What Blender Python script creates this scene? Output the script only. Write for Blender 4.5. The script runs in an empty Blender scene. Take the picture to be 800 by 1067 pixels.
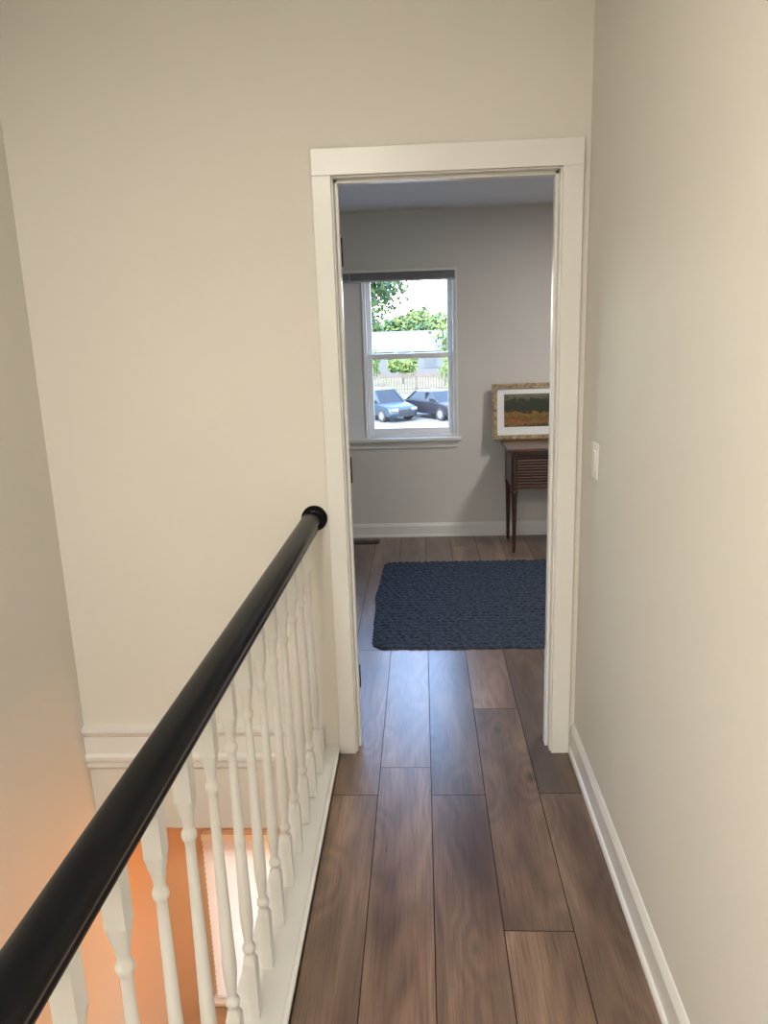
import bpy, math, random
from mathutils import Vector, Matrix, noise
random.seed(7)
S=bpy.context.scene
try:
    S.view_settings.view_transform='Standard'; S.view_settings.look='None'
    S.view_settings.exposure=0.06
except Exception: pass

# ------------------------------------------------------------ helpers
def nt(name):
    m=bpy.data.materials.new(name); m.use_nodes=True
    t=m.node_tree; b=t.nodes['Principled BSDF']
    return m,t,b
def N(t,typ,**k):
    n=t.nodes.new(typ)
    for a,v in k.items(): setattr(n,a,v)
    return n
def mat(name,col,rough=.5,metal=0,noise_amt=0.0,nscale=20,bump=0.0,bscale=200,coat=0,spec=.5,stretch=(1,1,1)):
    m,t,b=nt(name)
    b.inputs['Roughness'].default_value=rough
    b.inputs['Metallic'].default_value=metal
    b.inputs['Specular IOR Level'].default_value=spec
    b.inputs['Coat Weight'].default_value=coat
    tc=N(t,'ShaderNodeTexCoord'); mp=N(t,'ShaderNodeMapping')
    mp.inputs['Scale'].default_value=stretch
    t.links.new(tc.outputs['Object'],mp.inputs['Vector'])
    no=N(t,'ShaderNodeTexNoise'); no.inputs['Scale'].default_value=nscale
    no.inputs['Detail'].default_value=4
    t.links.new(mp.outputs[0],no.inputs['Vector'])
    cr=N(t,'ShaderNodeValToRGB')
    a=noise_amt
    cr.color_ramp.elements[0].position=.3; cr.color_ramp.elements[1].position=.7
    cr.color_ramp.elements[0].color=tuple(c*(1-a) for c in col)+(1,)
    cr.color_ramp.elements[1].color=tuple(min(1,c*(1+a)) for c in col)+(1,)
    t.links.new(no.outputs['Fac'],cr.inputs['Fac'])
    t.links.new(cr.outputs[0],b.inputs['Base Color'])
    if bump>0:
        n2=N(t,'ShaderNodeTexNoise'); n2.inputs['Scale'].default_value=bscale
        t.links.new(mp.outputs[0],n2.inputs['Vector'])
        bp=N(t,'ShaderNodeBump'); bp.inputs['Strength'].default_value=bump; bp.inputs['Distance'].default_value=.002
        t.links.new(n2.outputs['Fac'],bp.inputs['Height']); t.links.new(bp.outputs[0],b.inputs['Normal'])
    return m

class MB:
    def __init__(s): s.v=[];s.f=[];s.m=[];s.mats=[];s.sm=[]
    def mi(s,m):
        if m not in s.mats: s.mats.append(m)
        return s.mats.index(m)
    def add(s,vs,fs,m,smooth=False,M=None):
        o=len(s.v)
        s.v+=[tuple(M@Vector(v)) if M else tuple(v) for v in vs]
        i=s.mi(m)
        for f in fs: s.f.append(tuple(o+k for k in f)); s.m.append(i); s.sm.append(smooth)
    def box(s,x0,x1,y0,y1,z0,z1,m,M=None):
        vs=[(x,y,z) for x in(x0,x1) for y in(y0,y1) for z in(z0,z1)]
        fs=[(0,1,3,2),(4,6,7,5),(0,4,5,1),(2,3,7,6),(0,2,6,4),(1,5,7,3)]
        s.add(vs,fs,m,False,M)
    def cyl(s,c,r,h,axis,m,n=24,r2=None,M=None):
        r2=r if r2 is None else r2
        vs=[]
        for k,(rr,t) in enumerate(((r,-h/2),(r2,h/2))):
            for i in range(n):
                a=2*math.pi*i/n; p=[rr*math.cos(a),rr*math.sin(a)]
                q={'z':(p[0],p[1],t),'y':(p[0],t,p[1]),'x':(t,p[0],p[1])}[axis]
                vs.append((c[0]+q[0],c[1]+q[1],c[2]+q[2]))
        fs=[(i,(i+1)%n,n+(i+1)%n,n+i) for i in range(n)]
        s.add(vs,fs,m,True,M)
        s.add(vs,[tuple(range(n))[::-1],tuple(range(n,2*n))],m,False,M)
    def extr(s,prof,axis,a0,a1,m,smooth=False,M=None):
        n=len(prof); vs=[]
        for a in(a0,a1):
            for p in prof: vs.append((p[0],a,p[1]) if axis=='y' else (a,p[0],p[1]))
        s.add(vs,[(i,(i+1)%n,n+(i+1)%n,n+i) for i in range(n)],m,smooth,M)
        s.add(vs,[tuple(range(n))[::-1],tuple(range(n,2*n))],m,False,M)
    def make(s,name,parent=None,bevel=0,seg=2,loc=None):
        me=bpy.data.meshes.new(name); me.from_pydata(s.v,[],s.f)
        for m in s.mats: me.materials.append(m)
        me.polygons.foreach_set('material_index',s.m); me.polygons.foreach_set('use_smooth',s.sm)
        import bmesh
        bm=bmesh.new(); bm.from_mesh(me); bmesh.ops.recalc_face_normals(bm,faces=bm.faces); bm.to_mesh(me); bm.free()
        me.update()
        o=bpy.data.objects.new(name,me); S.collection.objects.link(o)
        if parent: o.parent=parent
        if bevel>0:
            b=o.modifiers.new('bev','BEVEL'); b.width=bevel; b.segments=seg; b.limit_method='ANGLE'; b.angle_limit=math.radians(50)
        return o
def box(name,x0,x1,y0,y1,z0,z1,m,parent=None,bevel=0):
    b=MB(); b.box(x0,x1,y0,y1,z0,z1,m); return b.make(name,parent,bevel)
def empty(name,loc=(0,0,0)):
    e=bpy.data.objects.new(name,None); S.collection.objects.link(e); e.location=(0,0,0); return e

# ------------------------------------------------------------ materials
M_wall=mat('paint_wall_cream',(.69,.665,.605),.6,noise_amt=.012,nscale=2,bump=.12,bscale=350,spec=.3)
M_lower=mat('paint_wall_lamp_glow',(.66,.46,.28),.6,noise_amt=.012,nscale=2,bump=.12,bscale=350,spec=.3)  # orange lamp glow of the lower level mixed into the wall colour
M_bedwall=mat('paint_wall_bedroom',(.645,.615,.575),.6,noise_amt=.012,nscale=2,bump=.12,bscale=350,spec=.3)
M_ceil=mat('paint_ceiling',(.72,.72,.72),.8,noise_amt=.01,bump=.1)
M_trim=mat('paint_trim_white',(.73,.72,.69),.3,noise_amt=.01,nscale=8,spec=.5)
M_bal=mat('paint_baluster_white',(.76,.76,.74),.35,noise_amt=.01,nscale=8)
M_black=mat('gloss_black_paint',(.004,.004,.005),.28,noise_amt=.2,nscale=30,bump=.05,bscale=60,coat=0,spec=.16)
M_dark=mat('dark_metal',(.02,.018,.016),.4,metal=.6,noise_amt=.1)
M_plastic=mat('white_plastic',(.76,.75,.71),.3)
M_shade=mat('shade_fabric_grey',(.5,.51,.53),.8,noise_amt=.1,nscale=60)
M_vinyl=mat('window_vinyl',(.8,.8,.8),.35)
M_wood=mat('desk_walnut',(.085,.036,.018),.35,noise_amt=.45,nscale=9,stretch=(1,6,12),coat=.25)
M_wood2=mat('desk_walnut_dark',(.045,.02,.012),.4,noise_amt=.4,nscale=9,stretch=(1,6,12),coat=.2)
M_gold=mat('frame_gilt',(.34,.25,.15),.5,metal=.2,noise_amt=.55,nscale=45,bump=.8,bscale=90)
M_mat=mat('mat_board',(.80,.80,.79),.8)
M_sub=mat('subfloor',(.015,.01,.008),.9)
M_lens=mat('lamp_glass',(.9,.88,.82),.4)
M_glassdark=mat('house_window_glass',(.05,.06,.07),.2)

def floor_mat():
    m,t,b=nt('laminate_planks')
    L=t.links.new
    at=N(t,'ShaderNodeAttribute',attribute_name='prnd')
    tc=N(t,'ShaderNodeTexCoord')
    sep=N(t,'ShaderNodeSeparateColor'); L(at.outputs['Color'],sep.inputs[0])
    off=N(t,'ShaderNodeVectorMath',operation='SCALE'); L(at.outputs['Color'],off.inputs[0]); off.inputs['Scale'].default_value=37
    add=N(t,'ShaderNodeVectorMath',operation='ADD'); L(tc.outputs['Object'],add.inputs[0]); L(off.outputs[0],add.inputs[1])
    mp3=N(t,'ShaderNodeMapping'); mp3.inputs['Scale'].default_value=(5.0,2.3,1); L(add.outputs[0],mp3.inputs[0])
    vo=N(t,'ShaderNodeTexVoronoi'); vo.inputs['Scale'].default_value=1.0; L(mp3.outputs[0],vo.inputs['Vector'])
    mp=N(t,'ShaderNodeMapping'); mp.inputs['Scale'].default_value=(5,.9,1); L(add.outputs[0],mp.inputs[0])
    n1=N(t,'ShaderNodeTexNoise'); n1.inputs['Scale'].default_value=1.0; n1.inputs['Detail'].default_value=1.5; n1.inputs['Distortion'].default_value=.2; L(mp.outputs[0],n1.inputs['Vector'])
    kf=N(t,'ShaderNodeMapRange'); kf.inputs['From Max'].default_value=.40; kf.inputs['To Min'].default_value=14; kf.inputs['To Max'].default_value=0; L(vo.outputs['Distance'],kf.inputs[0])
    m1=N(t,'ShaderNodeMath',operation='MULTIPLY_ADD'); L(n1.outputs['Fac'],m1.inputs[0]); m1.inputs[1].default_value=58; L(kf.outputs[0],m1.inputs[2])
    m1b=N(t,'ShaderNodeMath',operation='SINE'); L(m1.outputs[0],m1b.inputs[0])
    band=N(t,'ShaderNodeMapRange'); band.inputs['From Min'].default_value=-1; band.inputs['To Min'].default_value=.80; band.inputs['To Max'].default_value=1.07; L(m1b.outputs[0],band.inputs[0])
    n4=N(t,'ShaderNodeTexNoise'); n4.inputs['Scale'].default_value=1.0; n4.inputs['Detail'].default_value=3; n4.inputs['Roughness'].default_value=.45
    mp4=N(t,'ShaderNodeMapping'); mp4.inputs['Scale'].default_value=(9,1.3,1); L(add.outputs[0],mp4.inputs[0]); L(mp4.outputs[0],n4.inputs['Vector'])
    cr=N(t,'ShaderNodeValToRGB'); e=cr.color_ramp.elements
    e[0].position=.30; e[0].color=(.095,.055,.038,1)
    e[1].position=.70; e[1].color=(.235,.152,.104,1)
    k=cr.color_ramp.elements.new(.5); k.color=(.160,.097,.066,1)
    L(n4.outputs['Fac'],cr.inputs[0])
    mp2=N(t,'ShaderNodeMapping'); mp2.inputs['Scale'].default_value=(240,6,1); L(add.outputs[0],mp2.inputs[0])
    n2=N(t,'ShaderNodeTexNoise'); n2.inputs['Scale'].default_value=1; n2.inputs['Detail'].default_value=4; n2.inputs['Roughness'].default_value=.6; L(mp2.outputs[0],n2.inputs['Vector'])
    cr2=N(t,'ShaderNodeValToRGB'); cr2.color_ramp.elements[0].position=.36; cr2.color_ramp.elements[0].color=(.68,.66,.64,1)
    cr2.color_ramp.elements[1].position=.54; cr2.color_ramp.elements[1].color=(1.03,1.03,1.03,1); L(n2.outputs['Fac'],cr2.inputs[0])
    mx=N(t,'ShaderNodeMix',data_type='RGBA',blend_type='MULTIPLY'); mx.inputs['Factor'].default_value=1
    L(cr.outputs[0],mx.inputs['A']); L(cr2.outputs[0],mx.inputs['B'])
    sb=N(t,'ShaderNodeVectorMath',operation='SCALE'); L(mx.outputs['Result'],sb.inputs[0]); L(band.outputs[0],sb.inputs['Scale'])
    cr3=N(t,'ShaderNodeValToRGB'); cr3.color_ramp.elements[0].position=.02; cr3.color_ramp.elements[0].color=(.14,.11,.09,1)
    cr3.color_ramp.elements[1].position=.10; cr3.color_ramp.elements[1].color=(1,1,1,1); L(vo.outputs['Distance'],cr3.inputs[0])
    mx3=N(t,'ShaderNodeMix',data_type='RGBA',blend_type='MULTIPLY'); mx3.inputs['Factor'].default_value=.85
    L(sb.outputs[0],mx3.inputs['A']); L(cr3.outputs[0],mx3.inputs['B'])
    mr=N(t,'ShaderNodeMapRange'); mr.inputs['To Min'].default_value=.74; mr.inputs['To Max'].default_value=1.32; L(sep.outputs[0],mr.inputs[0])
    sc=N(t,'ShaderNodeVectorMath',operation='SCALE'); L(mx3.outputs['Result'],sc.inputs[0]); L(mr.outputs[0],sc.inputs['Scale'])
    L(sc.outputs[0],b.inputs['Base Color'])
    mr2=N(t,'ShaderNodeMapRange'); mr2.inputs['To Min'].default_value=.25; mr2.inputs['To Max'].default_value=.34; L(n2.outputs['Fac'],mr2.inputs[0])
    L(mr2.outputs[0],b.inputs['Roughness'])
    b.inputs['Specular IOR Level'].default_value=1.0
    bp=N(t,'ShaderNodeBump'); bp.inputs['Strength'].default_value=.05; bp.inputs['Distance'].default_value=.0005
    L(n2.outputs['Fac'],bp.inputs['Height']); L(bp.outputs[0],b.inputs['Normal'])
    return m
M_floor=floor_mat()

# ------------------------------------------------------------ dims
YB=2.632; YT=2.752; YF=5.70; XR=.543; XL=-1.33; XB0=-2.6; XB1=2.7; HC=2.8; BC=2.36
LO=-2.7; HD=-.336
# ------------------------------------------------------------ floor planks
def planks():
    pv=[];pf=[];pc=[]
    regs=[(-.338,XR,-2,YB),(-.272,.452,YB,YT),(XB0,XB1,YT,YF),(XL,-.338,-2,-1.0)]
    w=.185; L=1.22; g=.0014
    fixed={-1:2.35,0:2.52,1:2.35,2:2.96,3:2.36}
    i0=int((XB0+.18)/w)-2
    for i in range(i0,22):
        x0=-.18+w*i; x1=x0+w
        base=fixed.get(i,random.uniform(0,L))
        y=base-L*6
        while y<YF+.1:
            r=(random.random(),random.random(),random.random())
            a0,a1,b0,b1=x0+g,x1-g,y+g,y+L-g
            for R in regs:
                c0,c1=max(a0,R[0]),min(a1,R[1]); d0,d1=max(b0,R[2]),min(b1,R[3])
                if c1-c0>.002 and d1-d0>.002:
                    o=len(pv)
                    pv+= [(c0,d0,0),(c1,d0,0),(c1,d1,0),(c0,d1,0)]
                    pf.append((o,o+1,o+2,o+3)); pc.append(r)
            y+=L
    me=bpy.data.meshes.new('floor')
    nb=len(pf)
    for R in [(-.36,XR,-2,YB),(-.292,.472,YB,YT),(XB0,XB1,YT,YF),(XL,-.36,-2,-1.0)]:
        o=len(pv); zt=-.0016; zb=HD
        pv+=[(R[0],R[2],zb),(R[1],R[2],zb),(R[1],R[3],zb),(R[0],R[3],zb),(R[0],R[2],zt),(R[1],R[2],zt),(R[1],R[3],zt),(R[0],R[3],zt)]
        pf+=[(o+3,o+2,o+1,o),(o+4,o+5,o+6,o+7),(o,o+1,o+5,o+4),(o+1,o+2,o+6,o+5),(o+2,o+3,o+7,o+6),(o+3,o,o+4,o+7)]
    me.from_pydata(pv,[],pf)
    me.materials.append(M_floor); me.materials.append(M_sub); me.materials.append(M_ceil)
    ca=me.color_attributes.new('prnd','FLOAT_COLOR','CORNER')
    for p in me.polygons:
        if p.index<nb:
            for l in p.loop_indices: ca.data[l].color=(*pc[p.index],1)
        else: p.material_index=1 if (p.index-nb)%6==1 else 2
    o=bpy.data.objects.new('floor',me); S.collection.objects.link(o)
planks()

# ------------------------------------------------------------ shell
T=.12
b=MB()
b.box(XB0-T,-.43,YB,YT,HD,HC,M_wall); b.box(-.43,-.292,YB,YT,0,HC,M_wall)
b.box(.472,XB1+T,YB,YT,0,HC,M_wall); b.box(-.292,.472,YB,YT,2.066,HC,M_wall)
b.make('wall_back')
b=MB(); e=.006
b.box(XB0,-.345,YT,YT+e,0,BC,M_bedwall); b.box(.525,XB1,YT,YT+e,0,BC,M_bedwall); b.box(-.345,.525,YT,YT+e,2.12,BC,M_bedwall)
b.make('wall_bedroom_front')
box('wall_right',XR,XR+T,-2,YB,0,HC,M_wall)
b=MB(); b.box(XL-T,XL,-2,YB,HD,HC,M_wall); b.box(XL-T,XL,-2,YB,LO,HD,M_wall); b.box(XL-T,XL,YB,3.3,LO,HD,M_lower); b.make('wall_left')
box('wall_front',XL-T,XR+T,-2-T,-2,LO,HC,M_wall)
box('ceiling',XL-T,XR+T,-2-T,YT,HC,HC+.1,M_ceil)
box('ceiling_bedroom',XB0-T,XB1+T,YT,YF+T,BC,BC+.1,M_ceil)
box('wall_bedroom_left',XB0-T,XB0,YT,YF+T,HD,BC,M_bedwall)
box('wall_bedroom_right',XB1,XB1+T,YT,YF+T,HD,BC,M_bedwall)
WX=[(-1.235,-.565),(-.415,.252)]; WZ0,WZ1=.765,1.955
b=MB()
b.box(XB0,XB1,YF,YF+T,HD,WZ0,M_bedwall); b.box(XB0,XB1,YF,YF+T,WZ1,BC,M_bedwall)
b.box(XB0,WX[0][0],YF,YF+T,WZ0,WZ1,M_bedwall); b.box(WX[0][1],WX[1][0],YF,YF+T,WZ0,WZ1,M_vinyl); b.box(WX[1][1],XB1,YF,YF+T,WZ0,WZ1,M_bedwall)
b.make('wall_bedroom_back')
b=MB(); LWX0,LWX1,LWZ0,LWZ1=-1.08,-.25,-1.72,-.80
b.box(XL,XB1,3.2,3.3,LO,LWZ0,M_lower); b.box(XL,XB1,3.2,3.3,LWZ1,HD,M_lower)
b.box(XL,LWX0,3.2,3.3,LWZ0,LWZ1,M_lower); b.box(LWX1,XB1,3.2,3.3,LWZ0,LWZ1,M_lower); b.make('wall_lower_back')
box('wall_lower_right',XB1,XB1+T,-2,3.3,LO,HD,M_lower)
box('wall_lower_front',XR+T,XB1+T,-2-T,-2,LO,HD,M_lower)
b=MB(); b.box(XR,XB1,-2,YB,HD,HD+.1,M_ceil); b.make('ceiling_lower')
box('floor_lower',XL-T,XB1+T,-2-T,3.3,LO-.1,LO,mat('lower_floor_wood',(.18,.10,.06),.4,noise_amt=.3,nscale=4,stretch=(8,1,1)))

# ------------------------------------------------------------ baseboards
def baseboard(name,axis,a0,a1,pos,sgn,h=.115,t=.016):
    pr=[(0,0),(t,0),(t,h-.022),(t-.004,h-.012),(t-.007,h-.006),(t-.010,h),(0,h)]
    b=MB()
    b.extr([(pos+sgn*p[0],p[1]) for p in pr],axis,a0,a1,M_trim)
    s=[(t,0),(t+.009,0),(t+.009,.010),(t+.005,.017),(t,.02)]
    b.extr([(pos+sgn*p[0],p[1]) for p in s],axis,a0,a1,M_trim)
    return b.make(name)
baseboard('baseboard_right','y',-2,YB,XR,-1,t=.013)
baseboard('baseboard_bedroom_back','x',XB0,XB1,YF,-1,h=.105)
baseboard('baseboard_bedroom_left','y',YT+.01,YF-.03,XB0,1)
baseboard('baseboard_bedroom_right','y',YT+.01,YF-.03,XB1,-1)

# ------------------------------------------------------------ door casing / jamb
JL,JR,JH=-.272,.452,2.045
b=MB()
for yy0,yy1 in((YB-.018,YB),(YT+e,YT+.018+e)):
    b.box(JL-.066,JL-.005,yy0,yy1,0.0,JH+.005,M_trim); b.box(JR+.005,JR+.070,yy0,yy1,0,JH+.005,M_trim)
    b.box(JL-.066,JR+.070,yy0,yy1,JH+.005,JH+.086,M_trim)
b.make('trim_1',bevel=.002)
b=MB()
b.box(JL-.02,JL,YB-.002,YT+e,0,JH,M_trim); b.box(JR,JR+.02,YB-.002,YT+e,0,JH,M_trim); b.box(JL-.02,JR+.02,YB-.002,YT+e,JH,JH+.02,M_trim)
b.box(JL,JL+.011,YB+.035,YB+.072,0,JH,M_trim); b.box(JR-.011,JR,YB+.035,YB+.072,0,JH,M_trim); b.box(JL,JR,YB+.035,YB+.072,JH-.011,JH,M_trim)
b.make('trim_2',bevel=.0015)
door=empty('door_1')
A=math.radians(128)
Mx=Matrix.Translation((JL-.004,YT+.035,0))@Matrix.Rotation(A,4,'Z')
b=MB(); W=.70
b.box(0,W,0,.035,.012,2.03,M_trim,Mx)
for (u0,u1) in((.10,.32),(.38,.60)):
    for (z0,z1) in((.22,.82),(.95,1.55),(1.66,1.90)):
        for s0,s1 in((-.004,0),(.035,.039)):
            b.box(u0,u1,s0,s1,z0,z1,M_trim,Mx)
            b.box(u0+.03,u1-.03,s0-(.004 if s0<0 else 0),s1+(0 if s0<0 else .004),z0+.03,z1-.03,M_trim,Mx)
b.make('door_leaf',door,bevel=.003)
b=MB()
b.cyl((W-.06,-.03,.95),.012,.05,'y',M_dark,M=Mx); b.cyl((W-.06,-.06,.95),.027,.03,'y',M_dark,M=Mx)
b.cyl((W-.06,.065,.95),.012,.05,'y',M_dark,M=Mx); b.cyl((W-.06,.095,.95),.027,.03,'y',M_dark,M=Mx)
b.make('door_knob',door,bevel=.004)
b=MB()
for z in(.25,1.07,1.83):
    b.cyl((JL+.004,YT+.014,z),.0065,.095,'z',M_dark,n=12); b.box(JL-.001,JL+.0025,YB+.075,YT+.012,z-.045,z+.045,M_dark)
b.make('hinges',door)

# ------------------------------------------------------------ stairwell trim band
b=MB()
y=YB
pr=[(y,-.062),(y-.012,-.062),(y-.016,-.055),(y-.016,-.035),(y-.024,-.03),(y-.028,-.018),(y-.028,-.006),(y-.020,0.0),(y-.016,.004),(y-.016,.075),(y-.022,.082),(y-.026,.092),(y-.030,.10),(y-.030,.112),(y,.116)]
b.extr(pr,'x',XL,-.40,M_trim)
b.make('trim_3')

# ------------------------------------------------------------ railing
rail=empty('stair_railing')
RZ=.920
def rx(y): return -.396-.021*(YB-y)
b=MB()
b.box(-.480,-.338,-1.0,YB-.001,-.002,.022,M_bal)
b.box(-.352,-.338,-1.0,YB-.001,-.002,.030,M_bal)
b.make('base_plate',rail,bevel=.004)
box('skirt_board',-.467,-.360,-1.0,YB-.001,HD-.02,-.002,M_bal,rail,bevel=.002)
pts=[(0,.030),(.012,.0285),(.022,.024),(.029,.015),(.031,.004),(.029,-.006),(.023,-.013),(.020,-.019),(.021,-.026),(.021,-.032)]
prof=[(p[0]*1.08,p[1]*1.05) for p in pts]+[(-p[0]*1.08,p[1]*1.05) for p in pts[::-1][:-1]]
b=MB(); vs=[]; n=len(prof)
for yy in(-1.1,YB-.01): vs+=[(rx(yy)+p[0],yy,RZ+p[1]) for p in prof]
b.add(vs,[(i,(i+1)%n,n+(i+1)%n,n+i) for i in range(n)],M_black,True); b.add(vs,[tuple(range(n)),tuple(range(n,2*n))],M_black,False)
b.make('handrail',rail)
b=MB()
n=40; rings=[(0.046,YB),(0.046,YB-.008),(.043,YB-.012),(.038,YB-.014),(.036,YB-.020),(.028,YB-.023),(0.001,YB-.024)]
vs=[];fs=[]
for r,yy in rings:
    for i in range(n):
        a=2*math.pi*i/n; vs.append((rx(YB)+.006+r*math.cos(a),yy,RZ+.004+r*math.sin(a)))
for k in range(len(rings)-1):
    for i in range(n): fs.append((k*n+i,k*n+(i+1)%n,(k+1)*n+(i+1)%n,(k+1)*n+i))
b.add(vs,fs,M_black,True); b.make('rosette',rail)
bp=[(.02,.0150,1),(.170,.0150,1),(.183,.0140,.3),(.190,.0105,0),(.196,.0100,0),(.202,.0145,0),(.208,.0155,0),(.214,.0145,0),(.220,.0105,0),(.228,.0100,0),
    (.250,.0120,0),(.275,.0142,0),(.30,.0150,0),(.325,.0146,0),(.40,.0132,0),(.52,.0114,0),(.64,.0098,0),(.695,.0090,0),(.705,.0094,0),(.711,.0130,0),(.717,.0140,0),(.723,.0130,0),(.730,.0095,0),(.738,.0097,0),(.752,.0115,.1),(.768,.0135,.5),(.790,.0150,1),(RZ-.03,.0150,1)]
b=MB(); n=24
yb=.735-.144*11
for k in range(26):
    yc=yb+.144*k
    if yc<-.95 or yc>YB-.03: continue
    vs=[];fs=[]
    for (z,h,s) in bp:
        for i in range(n):
            a=2*math.pi*(i)/n; c,q=math.cos(a),math.sin(a)
            rs=h/max(abs(c),abs(q)); r=h*(1-s)+rs*s
            vs.append((rx(yc)+r*c,yc+r*q,z))
    for j in range(len(bp)-1):
        for i in range(n): fs.append((j*n+i,j*n+(i+1)%n,(j+1)*n+(i+1)%n,(j+1)*n+i))
    fs1=[f for f in fs if bp[f[0]//n][2]<1 or bp[f[3]//n][2]<1]; fs2=[f for f in fs if not(bp[f[0]//n][2]<1 or bp[f[3]//n][2]<1)]
    b.add(vs,fs1,M_bal,True); b.add(vs,fs2,M_bal,False)
b.make('balusters',rail)

# ------------------------------------------------------------ staircase
b=MB(); nr=14; rise=2.7/nr; tr=.255
for i in range(1,nr):
    yy=-1.0+tr*(i-1); z=-rise*i
    b.box(XL+.001,-.475,yy+.001,yy+tr+.025,z-.03,z,M_floor); b.box(XL+.001,-.475,yy,yy+.018,z,z+rise-.031 if i>1 else z+rise-.05,M_trim)
    b.box(XL+.001,-.475,yy+.019,yy+tr,z-.2 if z-.2>LO else LO+.001,z-.03,M_trim)
b.make('staircase')

# ------------------------------------------------------------ light switch
sw=empty('light_switch')
sx=XR
b=MB(); b.box(sx-.006,sx,2.375,2.445,1.09,1.205,M_plastic); b.make('plate',sw,bevel=.003)
b=MB(); b.box(sx-.009,sx-.005,2.394,2.427,1.115,1.18,M_plastic); b.make('rocker',sw,bevel=.0015)

# ------------------------------------------------------------ bedroom windows
glass,t,bs=nt('window_glass')
t.nodes.remove(bs)
tr_=N(t,'ShaderNodeBsdfTransparent'); gl=N(t,'ShaderNodeBsdfGlossy'); gl.inputs['Roughness'].default_value=.02
fr=N(t,'ShaderNodeFresnel'); fr.inputs['IOR'].default_value=1.35; mxs=N(t,'ShaderNodeMixShader')
t.links.new(fr.outputs[0],mxs.inputs[0]); t.links.new(tr_.outputs[0],mxs.inputs[1]); t.links.new(gl.outputs[0],mxs.inputs[2])
t.links.new(mxs.outputs[0],t.nodes['Material Output'].inputs[0])
for wi,(x0,x1) in enumerate(WX):
    w=empty('window_%d'%(wi+1)); b=MB()
    f=.022
    b.box(x0,x0+f,YF+.005,YF+T,WZ0,WZ1,M_vinyl); b.box(x1-f,x1,YF+.005,YF+T,WZ0,WZ1,M_vinyl)
    b.box(x0+f,x1-f,YF+.005,YF+T,WZ1-f,WZ1,M_vinyl); b.box(x0+f,x1-f,YF+.02,YF+T,WZ0,WZ0+f,M_vinyl)
    b.make('frame',w,bevel=.002)
    zm=1.36; st=.036
    b=MB()
    def sash(xa,xb,ya,yb_,za,zb,rb,rt):
        b.box(xa,xa+st,ya,yb_,za,zb,M_vinyl); b.box(xb-st,xb,ya,yb_,za,zb,M_vinyl)
        b.box(xa+st,xb-st,ya,yb_,za,za+rb,M_vinyl); b.box(xa+st,xb-st,ya,yb_,zb-rt,zb,M_vinyl)
    sash(x0+f,x1-f,YF+.035,YF+.060,WZ0+f,zm+.020,.045,.040)
    sash(x0+f,x1-f,YF+.062,YF+.085,zm-.020,WZ1-f,.040,.04)
    b.make('sashes',w,bevel=.003)
    b=MB(); b.box((x0+x1)/2-.03,(x0+x1)/2+.03,YF+.028,YF+.036,zm,zm+.014,M_vinyl); b.make('lock',w,bevel=.002)
    b=MB(); xi0,xi1=x0+f+st-.003,x1-f-st+.003
    b.add([(xi0,YF+.047,WZ0+f+.04),(xi1,YF+.047,WZ0+f+.04),(xi1,YF+.047,zm),(xi0,YF+.047,zm)],[(0,1,2,3)],glass)
    b.add([(xi0,YF+.073,zm),(xi1,YF+.073,zm),(xi1,YF+.073,WZ1-f-.03),(xi0,YF+.073,WZ1-f-.03)],[(0,1,2,3)],glass)
    b.make('glass',w)
b=MB()
b.box(-1.30,.285,YF-.055,YF+.005,WZ0-.022,WZ0,M_trim); b.box(-1.26,.262,YF-.016,YF,WZ0-.078,WZ0-.022,M_trim)
b.box(.248,.262,YF-.010,YF,WZ0,WZ1+.014,M_trim); b.box(-1.25,-1.23,YF-.010,YF,WZ0,WZ1+.014,M_trim)
b.box(-1.25,.262,YF-.012,YF,WZ1,WZ1+.016,M_trim)
b.box(-.570,-.556,YF-.010,YF,WZ0,WZ1,M_trim);b.box(-.424,-.41,YF-.010,YF,WZ0,WZ1,M_trim)
b.make('trim_4',bevel=.003)
for i,(x0,x1) in enumerate([(-1.22,-.50),(-.495,.25)]):
    r=empty('window_shade' if i==0 else 'window_shade.001')
    b=MB(); b.box(x0,x1,YF-.060,YF-.013,1.945,1.963,M_plastic); b.make('headrail',r,bevel=.003)
    b=MB()
    for k in range(6):
        z=1.893+.0087*k
        b.extr([(YF-.055,z+.0045),(YF-.037,z),(YF-.019,z+.0045),(YF-.037,z+.009)],'x',x0+.004,x1-.004,M_shade)
    b.box(x0+.002,x1-.002,YF-.056,YF-.018,1.883,1.894,M_shade)
    b.make('pleats',r)

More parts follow.
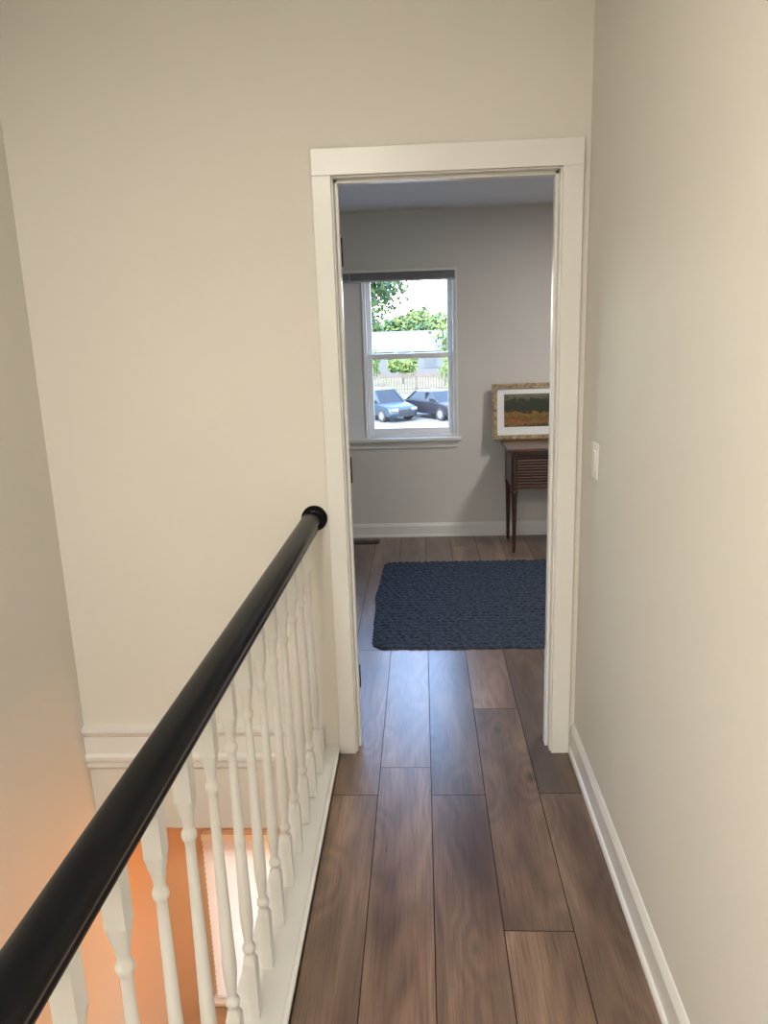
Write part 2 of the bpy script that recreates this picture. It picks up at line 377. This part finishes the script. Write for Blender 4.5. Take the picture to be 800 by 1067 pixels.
# ------------------------------------------------------------ rug
def rug():
    m,t,bs=nt('navy_woven'); L=t.links.new
    tc=N(t,'ShaderNodeTexCoord'); mp=N(t,'ShaderNodeMapping'); mp.inputs['Scale'].default_value=(45,70,1); L(tc.outputs['Object'],mp.inputs[0])
    n=N(t,'ShaderNodeTexNoise'); n.inputs['Scale'].default_value=1; n.inputs['Detail'].default_value=3; n.inputs['Roughness'].default_value=.7; L(mp.outputs[0],n.inputs['Vector'])
    cr=N(t,'ShaderNodeValToRGB'); cr.color_ramp.elements[0].position=.38; cr.color_ramp.elements[0].color=(.006,.009,.016,1)
    cr.color_ramp.elements[1].position=.66; cr.color_ramp.elements[1].color=(.052,.070,.108,1); L(n.outputs['Fac'],cr.inputs[0]); L(cr.outputs[0],bs.inputs['Base Color'])
    bs.inputs['Roughness'].default_value=.8; bs.inputs['Specular IOR Level'].default_value=.3
    x0,x1,y0,y1=-.285,1.75,3.57,5.02
    nx,ny=560,400; vs=[];fs=[]; R=34
    for j in range(ny+1):
        v=j/ny
        row=(v*R)%1.0; ri=int(v*R)
        for i in range(nx+1):
            u=i/nx; x=x0+(x1-x0)*u; yy=y0+(y1-y0)*v
            wl=.018*noise.noise(Vector((0,yy*3.1,3)))+.005*math.sin(yy*R/(y1-y0)*math.pi*2)
            cx=max(0,(.07-(yy-y0))/.07) if yy-y0<.07 else max(0,(.05-(y1-yy))/.05)
            ex=wl+cx*cx*.06-.02*math.sin((yy-y0)*2.1)+.012
            x=x+ex*(1-u)**6
            yy+= .016*noise.noise(Vector((x*2.7,0,8)))*(1-v)**4 + .002*math.sin(x*90)*((1-v)**30)
            yy+= .002*math.sin(x*34+ri*2.1)
            tw=math.sin((x*150)+ri*2.3+row*1.5)
            h=.004+.011*abs(math.sin(math.pi*row))**.7*(.75+.25*tw)+.004*noise.noise(Vector((x*22,yy*22,1)))
            h=max(h,.001)
            edge=min(i,j,nx-i,ny-j)
            if edge==0: h=.0005
            elif edge<3: h*=.7
            vs.append((x,yy,h))
    for j in range(ny):
        for i in range(nx):
            a=j*(nx+1)+i; fs.append((a,a+1,a+nx+2,a+nx+1))
    b=MB(); b.add(vs,fs,m,True); b.make('area_rug')
rug()

# ------------------------------------------------------------ floor register
b=MB(); rx0,rx1,ry0,ry1=-.60,-.34,5.50,5.60
b.box(rx0,rx1,ry0,ry1,.0005,.004,M_dark)
for k in range(12):
    xx=rx0+.02+k*.019; b.box(xx,xx+.008,ry0+.015,ry1-.015,.004,.007,M_dark)
b.make('floor_register',bevel=.001)

# ------------------------------------------------------------ desk
desk=empty('writing_desk')
dx0,dx1,dy0,dy1=.605,1.75,5.20,5.62; DT=.742
b=MB(); b.box(dx0-.035,dx1+.035,dy0-.03,dy1+.02,DT-.024,DT,M_wood); b.make('top',desk,bevel=.006)
b=MB(); b.box(dx0,dx1,dy0+.012,dy1,DT-.285,DT-.024,M_wood2)
b.box(dx0+.0,dx1,dy0+.004,dy0+.012,DT-.050,DT-.024,M_wood); b.box(dx0,dx1,dy0+.004,dy0+.012,DT-.285,DT-.262,M_wood)
b.make('case',desk,bevel=.003)
b=MB()
z=DT-.060; k=0
while z>DT-.255:
    b.extr([(dy0+.014,z),(dy0+.006,z-.002),(dy0+.003,z-.009),(dy0+.006,z-.016),(dy0+.014,z-.018)],'x',dx0+.035,dx1-.035,M_wood if k%2 else M_wood2); z-=.0195;k+=1
b.make('tambour_front',desk)
b=MB()
for lx in(dx0+.018,dx1-.018):
    for ly in(dy0+.02,dy1-.02):
        secs=[(.0,.010),(.03,.011),(.04,.015),(.05,.012),(.38,.0185),(.42,.020),(.435,.025),(.45,.021),(DT-.28,.023),(DT-.024,.023)]
        vs=[];fs=[];n=8
        for z,h in secs:
            for i in range(n):
                a=2*math.pi*i/n+math.pi/8; c,q=math.cos(a),math.sin(a); r=h/max(abs(c),abs(q))*.95
                vs.append((lx+r*c,ly+r*q,z+.0005))
        for j in range(len(secs)-1):
            for i in range(n): fs.append((j*n+i,j*n+(i+1)%n,(j+1)*n+(i+1)%n,(j+1)*n+i))
        fs.append(tuple(range(n))); b.add(vs,fs,M_wood2)
b.make('legs',desk)
b=MB()
for hx in(.9,1.45): b.cyl((hx,dy0-.006,DT-.15),.012,.022,'y',M_gold,n=16)
b.make('knobs',desk)

# ------------------------------------------------------------ picture
def painting_mat():
    m,t,bs=nt('autumn_landscape'); L=t.links.new
    tc=N(t,'ShaderNodeTexCoord'); sp=N(t,'ShaderNodeSeparateXYZ'); L(tc.outputs['Generated'],sp.inputs[0])
    mp=N(t,'ShaderNodeMapping'); mp.inputs['Scale'].default_value=(16,1,7); L(tc.outputs['Generated'],mp.inputs[0])
    n=N(t,'ShaderNodeTexNoise'); n.inputs['Scale'].default_value=1; n.inputs['Detail'].default_value=6; n.inputs['Roughness'].default_value=.7; L(mp.outputs[0],n.inputs['Vector'])
    ma=N(t,'ShaderNodeMath',operation='MULTIPLY_ADD'); L(n.outputs['Fac'],ma.inputs[0]); ma.inputs[1].default_value=.8; L(sp.outputs['Z'],ma.inputs[2])
    ms=N(t,'ShaderNodeMath',operation='SUBTRACT'); L(ma.outputs[0],ms.inputs[0]); ms.inputs[1].default_value=.40
    cr=N(t,'ShaderNodeValToRGB'); e=cr.color_ramp.elements
    e[0].position=0; e[0].color=(.05,.035,.012,1); e[1].position=1; e[1].color=(.13,.14,.10,1)
    for p,c in((.12,(.24,.15,.03)),(.22,(.24,.035,.015)),(.30,(.07,.12,.02)),(.40,(.32,.13,.015)),(.47,(.02,.028,.008)),(.78,(.022,.03,.012)),(.86,(.10,.10,.05))):
        k=cr.color_ramp.elements.new(p); k.color=(*c,1)
    L(ms.outputs[0],cr.inputs[0])
    L(cr.outputs[0],bs.inputs['Base Color']); bs.inputs['Roughness'].default_value=.35
    return m
pic=empty('framed_painting')
PM=Matrix.Translation((.505,5.595,DT+.001))@Matrix.Rotation(math.radians(-5),4,'X')
pw,ph=.80,.405; fw=.036
b=MB()
for (a0,a1,c0,c1) in((0,pw,0,fw),(0,pw,ph-fw,ph),(0,fw,fw,ph-fw),(pw-fw,pw,fw,ph-fw)):
    b.box(a0,a1,-.022,0,c0,c1,M_gold,PM)
b.box(.008,pw-.008,-.028,-.022,.008,.018,M_gold,PM);b.box(.008,pw-.008,-.028,-.022,ph-.018,ph-.008,M_gold,PM)
b.box(.008,.018,-.028,-.022,.018,ph-.018,M_gold,PM);b.box(pw-.018,pw-.008,-.028,-.022,.018,ph-.018,M_gold,PM)
b.make('frame',pic,bevel=.002)
b=MB(); b.box(fw-.004,pw-fw+.004,-.008,-.002,fw-.004,ph-fw+.004,M_mat,PM); b.make('mat_board',pic)
mw=.050
b=MB(); b.box(fw+mw,pw-fw-mw,-.010,-.0085,fw+mw+.008,ph-fw-mw+.01,painting_mat(),PM); b.make('painting',pic)

# ------------------------------------------------------------ lower window with blinds
M_blind,t,bs=nt('blind_slat'); bs.inputs['Base Color'].default_value=(.82,.82,.80,1); bs.inputs['Roughness'].default_value=.5
trn=N(t,'ShaderNodeBsdfTranslucent'); trn.inputs[0].default_value=(.85,.85,.85,1); ms=N(t,'ShaderNodeMixShader'); ms.inputs[0].default_value=.12
t.links.new(bs.outputs[0],ms.inputs[1]); t.links.new(trn.outputs[0],ms.inputs[2]); t.links.new(ms.outputs[0],t.nodes['Material Output'].inputs[0])
w3=empty('window_3')
b=MB()
for (a,c,d,f) in((LWX0,LWX0+.035,LWZ0,LWZ1),(LWX1-.035,LWX1,LWZ0,LWZ1),(LWX0+.035,LWX1-.035,LWZ1-.035,LWZ1),(LWX0+.035,LWX1-.035,LWZ0,LWZ0+.035)):
    b.box(a,c,3.25,3.29,d,f,M_vinyl)
b.make('frame',w3)
b=MB(); b.box(LWX0-.04,LWX1+.04,3.14,3.25,LWZ0-.022,LWZ0,M_trim); b.make('sill',w3,bevel=.003)
bl=empty('window_blind'); b=MB()
z=LWZ1+.0; BX0,BX1=LWX0-.018,LWX1+.018
while z>LWZ0+.03:
    b.add([(BX0,3.158,z-.017),(BX1,3.158,z-.017),(BX1,3.190,z+.011),(BX0,3.190,z+.011)],[(0,1,2,3)],M_blind); z-=.030
b.box(BX0,BX1,3.155,3.195,LWZ1+.012,LWZ1+.045,M_plastic); b.box(BX0,BX1,3.162,3.188,LWZ0+.004,LWZ0+.018,M_plastic)
b.make('slats',bl)

# ------------------------------------------------------------ exterior
GZ=-3.3
M_asph=mat('asphalt',(.085,.085,.09),.9,noise_amt=.1,nscale=1)
M_grass=mat('grass',(.09,.11,.04),.9,noise_amt=.25,nscale=.8)
M_fence=mat('fence_wood',(.062,.048,.041),.8,noise_amt=.2,nscale=3)
M_siding=mat('siding',(.055,.060,.062),.7,noise_amt=.05)
M_roof=mat('roof_shingle',(.060,.067,.078),.9,noise_amt=.15,nscale=6)
M_bark=mat('bark',(.04,.03,.02),.9,noise_amt=.3)
def leafm(n,c):
    return mat(n,c,.8,noise_amt=.35,nscale=2,spec=.15)
M_leaf=leafm('leaf_green',(.060,.10,.034)); M_leaf2=leafm('leaf_yellowgreen',(.10,.14,.035)); M_leaf3=leafm('leaf_dark',(.03,.058,.036))
b=MB(); b.box(-120,120,7,200,GZ-.2,GZ,M_asph); b.box(-120,120,-20,7,GZ-.2,GZ,M_asph); b.make('ground')
box('lawn',-120,120,50,200,GZ,GZ+.03,M_grass)
b=MB()
x=-22
while x<22:
    h=1.55+random.uniform(-.02,.02); b.box(x,x+.12,56,56.03,GZ+.08,GZ+h,M_fence); x+=.19
for z in(.35,1.2): b.box(-22,22,56.03,56.09,GZ+z,GZ+z+.09,M_fence)
x=-22
while x<22: b.box(x,x+.12,56.03,56.15,GZ+.032,GZ+1.75,M_fence); x+=2.4
b.make('picket_fence')
def house(name,x0,x1,y0,y1,ze,zr):
    b=MB(); b.box(x0,x1,y0,y1,GZ+.032,ze,M_siding)
    ym=(y0+y1)/2
    b.extr([(y0-.5,ze-.05),(y1+.5,ze-.05),(ym,zr)],'x',x0-.5,x1+.5,M_roof)
    x=x0+1.5
    while x<x1-1.5:
        b.box(x,x+1.1,y0-.04,y0,GZ+1.0,GZ+2.1,M_glassdark); b.box(x-.1,x+1.2,y0-.06,y0-.04,GZ+.92,GZ+1.0,M_siding); b.box(x-.1,x+1.2,y0-.06,y0-.04,GZ+2.1,GZ+2.2,M_siding)
        x+=3.2
    b.make(name)
house('house',-14,3.5,74,84,-.8,1.0)
house('house.001',6,18,76,86,-.6,1.3)
def tree(name,x,y,zc,R,nleaf,ls,mats,blobs=9,flat=.8,seed=1):
    rnd=random.Random(seed); b=MB()
    g0=GZ+.032 if y>50 else GZ
    h=zc-g0
    vs=[];n=10
    for k in range(5):
        z=g0+h*k/4; r=(.20-.03*k)*R/2.6
        for i in range(n):
            a=2*math.pi*i/n; vs.append((x+r*math.cos(a)+.08*math.sin(k),y+r*math.sin(a),z))
    b.add(vs,[(k*n+i,k*n+(i+1)%n,(k+1)*n+(i+1)%n,(k+1)*n+i) for k in range(4) for i in range(n)],M_bark,True)
    cs=[]
    for k in range(blobs):
        a=rnd.uniform(0,6.28); rr=R*rnd.uniform(.2,.65); zz=zc+R*flat*rnd.uniform(-.5,.6)
        br=R*rnd.uniform(.3,.5)
        zz=max(zz,g0+br+ls*1.4)
        c=Vector((x+rr*math.cos(a),y+rr*math.sin(a),zz)); cs.append((c,br))
        p0=Vector((x,y,max(zc-R*.5,g0+.3))); d=c-p0; sd=d.orthogonal().normalized()*.04
        s2=d.cross(sd).normalized()*.04
        b.add([p0+sd,p0+s2,p0-sd,c+sd*.3,c+s2*.3,c-sd*.3],[(0,1,4,3),(1,2,5,4),(2,0,3,5)],M_bark)
    for k in range(nleaf):
        c,r=cs[rnd.randrange(len(cs))]
        d=Vector((rnd.gauss(0,1),rnd.gauss(0,1),rnd.gauss(0,1))).normalized()*r*(rnd.random()**.4)
        p=c+d; s=ls*rnd.uniform(.6,1.3)
        u=Vector((rnd.gauss(0,1),rnd.gauss(0,1),rnd.gauss(0,1))).normalized(); w=u.orthogonal().normalized()
        b.add([p-u*s,p+w*s*.45,p+u*s,p-w*s*.45],[(0,1,2,3)],mats[rnd.randrange(len(mats))])
    b.make(name)
tree('tree',-2.4,30,3.1,2.7,6000,.13,[M_leaf3,M_leaf,M_leaf],seed=3,blobs=18)
tree('tree.001',2.0,29,.7,2.0,3000,.12,[M_leaf2,M_leaf],seed=5,blobs=12)
k=2
for (xx,yy,zc,R) in((-4.6,64,-1.6,1.9),(-1.6,66,-1.7,1.5),(3.0,62,-1.8,1.8),(6.0,65,-1.2,2.2),(-8.5,66,-1.2,2.2)):
    tree('tree.%03d'%k,xx,yy,zc,R,2000,.17,[M_leaf,M_leaf2],seed=40+k); k+=1
for i,xx in enumerate((-22,-15,-9,-4,1.5,6,12,18)):
    tree('tree.%03d'%k,xx,92+3*(i%2),.4,3.4+.4*(i%3),3500,.32,[M_leaf,M_leaf3,M_leaf2],seed=20+i,blobs=12); k+=1
M_tire=mat('tyre_rubber',(.012,.012,.012),.8); M_rim=mat('alloy',(.2,.2,.21),.4,metal=.6)
M_cglass=mat('car_glass',(.012,.015,.018),.25,spec=.3); M_light=mat('headlight',(.22,.22,.22),.3); M_red=mat('tail_lamp',(.2,.01,.01),.3)
def car(name,x,y,rot,col,hr=1.5,L=4.5,W=1.8,suv=False):
    mp=mat('car_paint_'+name,col,.4,metal=.0,coat=.1,spec=.3)
    M=Matrix.Translation((x,y,GZ))@Matrix.Rotation(rot,4,'Z')
    b=MB(); l=L/2
    P=[(-l,.28),(-l-.03,.45),(-l-.02,.60),(-l+.06,.72),(-l+.30,.80),(-l+.75,.88),(-l+1.15,.93),(l-.9,.98),(l-.25,.97),(l-.06,.90),(l,.75),(l+.02,.45),(l-.05,.28)]
    secs=[(-W/2,.12),(-W/2+.03,.06),(-W/2+.10,.025),(-W/2+.30,.005),(0,0),(W/2-.30,.005),(W/2-.10,.025),(W/2-.03,.06),(W/2,.12)]
    vs=[];n=len(P)
    for (xx,ins) in secs:
        nose=.10*(abs(xx)/(W/2))**3
        for (py,pz) in P:
            vs.append((xx,py*(1-ins*.5)+(nose if py<0 else -nose)*(abs(py)/l)**4,.62+(pz-.62)*(1-ins)))
    fs=[(s*n+i,s*n+(i+1)%n,(s+1)*n+(i+1)%n,(s+1)*n+i) for s in range(len(secs)-1) for i in range(n)]
    b.add(vs,fs,mp,True,M); b.add(vs,[tuple(range(n)),tuple(range(8*n,9*n))],mp,False,M)
    zb=.93; ya0,ya1=-l+1.15,l-(.15 if suv else .55); yb0,yb1=-l+1.85,l-(.55 if suv else 1.15); wt=W/2-.27; wb=W/2-.08
    vs=[(-wb,ya0,zb),(wb,ya0,zb),(wb,ya1,zb),(-wb,ya1,zb),(-wt,yb0,hr-.05),(wt,yb0,hr-.05),(wt,yb1,hr-.05),(-wt,yb1,hr-.05)]
    b.add(vs,[(0,1,5,4),(1,2,6,5),(2,3,7,6),(3,0,4,7)],M_cglass,False,M)
    rv=[vs[4],vs[5],vs[6],vs[7],(-wt+.12,yb0+.15,hr),(wt-.12,yb0+.15,hr),(wt-.12,yb1-.15,hr),(-wt+.12,yb1-.15,hr)]
    b.add(rv,[(0,1,5,4),(1,2,6,5),(2,3,7,6),(3,0,4,7),(4,5,6,7)],mp,True,M)
    for (p,q) in((0,4),(1,5),(2,6),(3,7)):
        a=Vector(vs[p]);c=Vector(vs[q]); o=Vector((.05,0,0)); o2=Vector((0,.05,0))
        b.add([a-o-o2,a+o-o2,a+o+o2,a-o+o2,c-o-o2,c+o-o2,c+o+o2,c-o+o2],[(0,1,5,4),(1,2,6,5),(2,3,7,6),(3,0,4,7)],mp,False,M)
    for s in(-1,1):
        b.box(s*(wb+wt)/2-.05,s*(wb+wt)/2+.05,-.05,.05,zb,hr-.05,mp,M)
        for wy in(-l+.85,l-.85):
            b.cyl((s*(W/2-.1),wy,.33),.33,.24,'x',M_tire,24,M=M); b.cyl((s*(W/2-.1),wy,.33),.21,.26,'x',M_rim,16,M=M)
        b.box(s*.60-.17,s*.60+.17,-l+.0,-l+.15,.60,.72,M_light,M); b.box(s*.66-.13,s*.66+.13,l-.1,l+.03,.68,.84,M_red,M)
        b.box(s*(W/2+.02)-.07,s*(W/2+.02)+.07,ya0+.35,ya0+.5,.98,1.10,mp,M)
    b.box(-.40,.40,-l-.035,-l+.05,.44,.64,M_tire,M); b.box(-.6,.6,-l-.035,-l+.05,.30,.37,M_tire,M)
    b.make(name)
car('car',-2.2,41.5,math.radians(38),(.020,.032,.045),hr=1.62,L=4.3,suv=True)
car('car.001',.80,41.5,math.radians(38),(.010,.011,.015),hr=1.46,L=4.4)
car('car.002',3.85,41.7,math.radians(38),(.12,.02,.02))
car('car.003',-5.3,41.7,math.radians(38),(.15,.15,.15))

# ------------------------------------------------------------ lamps
def ceiling_lamp(name,x,y,z,power,col,size=.34):
    e_=empty(name); b=MB(); b.cyl((x,y,z-.012),size/2+.02,.022,'z',M_plastic,40); b.cyl((x,y,z-.036),size/2,.03,'z',M_lens,40,r2=size/2); b.make('fixture',e_)
    ld=bpy.data.lights.new(name+'_light','AREA'); ld.shape='DISK'; ld.size=size; ld.energy=power; ld.color=col
    lo=bpy.data.objects.new('light',ld); lo.location=(x,y,z-.055); S.collection.objects.link(lo); lo.parent=e_
ceiling_lamp('ceiling_lamp',-.55,-.35,HC,72,(1,.935,.83),.6)
ceiling_lamp('ceiling_lamp.001',-.45,-1.5,HC,32,(1,.95,.87),.6)
ceiling_lamp('bedroom_fill_light',1.4,4.1,BC,31,(1,.96,.90))  # added out of view as fill light to brighten the bedroom
pl=empty('pendant_lamp'); b=MB(); px,py=.05,2.68
b.cyl((px,py,-.45),.004,.22,'z',M_dark,8); b.cyl((px,py,-.62),.14,.14,'z',M_lens,32,r2=.06); b.cyl((px,py,HD-.01),.05,.02,'z',M_dark,24)
b.make('shade',pl)
ld=bpy.data.lights.new('pendant_bulb','POINT'); ld.energy=44; ld.color=(1,.44,.16); ld.shadow_soft_size=.06
lo=bpy.data.objects.new('bulb',ld); lo.location=(px,py,-.78); S.collection.objects.link(lo); lo.parent=pl

# ------------------------------------------------------------ sky + sun
W=bpy.data.worlds.new('World'); S.world=W; W.use_nodes=True; t=W.node_tree
sk=N(t,'ShaderNodeTexSky'); sk.sky_type='NISHITA'; sk.sun_disc=False; sk.sun_elevation=math.radians(50); sk.sun_rotation=math.radians(200)
bg=t.nodes['Background']; t.links.new(sk.outputs[0],bg.inputs[0]); bg.inputs[1].default_value=3.1
sd=bpy.data.lights.new('sun','SUN'); sd.energy=10; sd.angle=.01; sd.color=(1,.95,.87)
so=bpy.data.objects.new('sun',sd); S.collection.objects.link(so)
so.rotation_euler=Vector((.35,.75,-1)).to_track_quat('-Z','Y').to_euler()

# ------------------------------------------------------------ camera
cd=bpy.data.cameras.new('camera'); co=bpy.data.objects.new('camera',cd); S.collection.objects.link(co)
cd.sensor_fit='VERTICAL'; cd.sensor_height=36; cd.sensor_width=27; cd.lens=800/1067*36; cd.clip_start=.02; cd.clip_end=500
f=Vector((-.0524,.9704,-.2356)).normalized(); r=Vector((.9984,.0461,-.0321)); r=(r-f*r.dot(f)).normalized(); u=r.cross(f)
M=Matrix((( r.x,u.x,-f.x,0),(r.y,u.y,-f.y,0),(r.z,u.z,-f.z,1.58),(0,0,0,1)))
co.matrix_world=M
S.camera=co
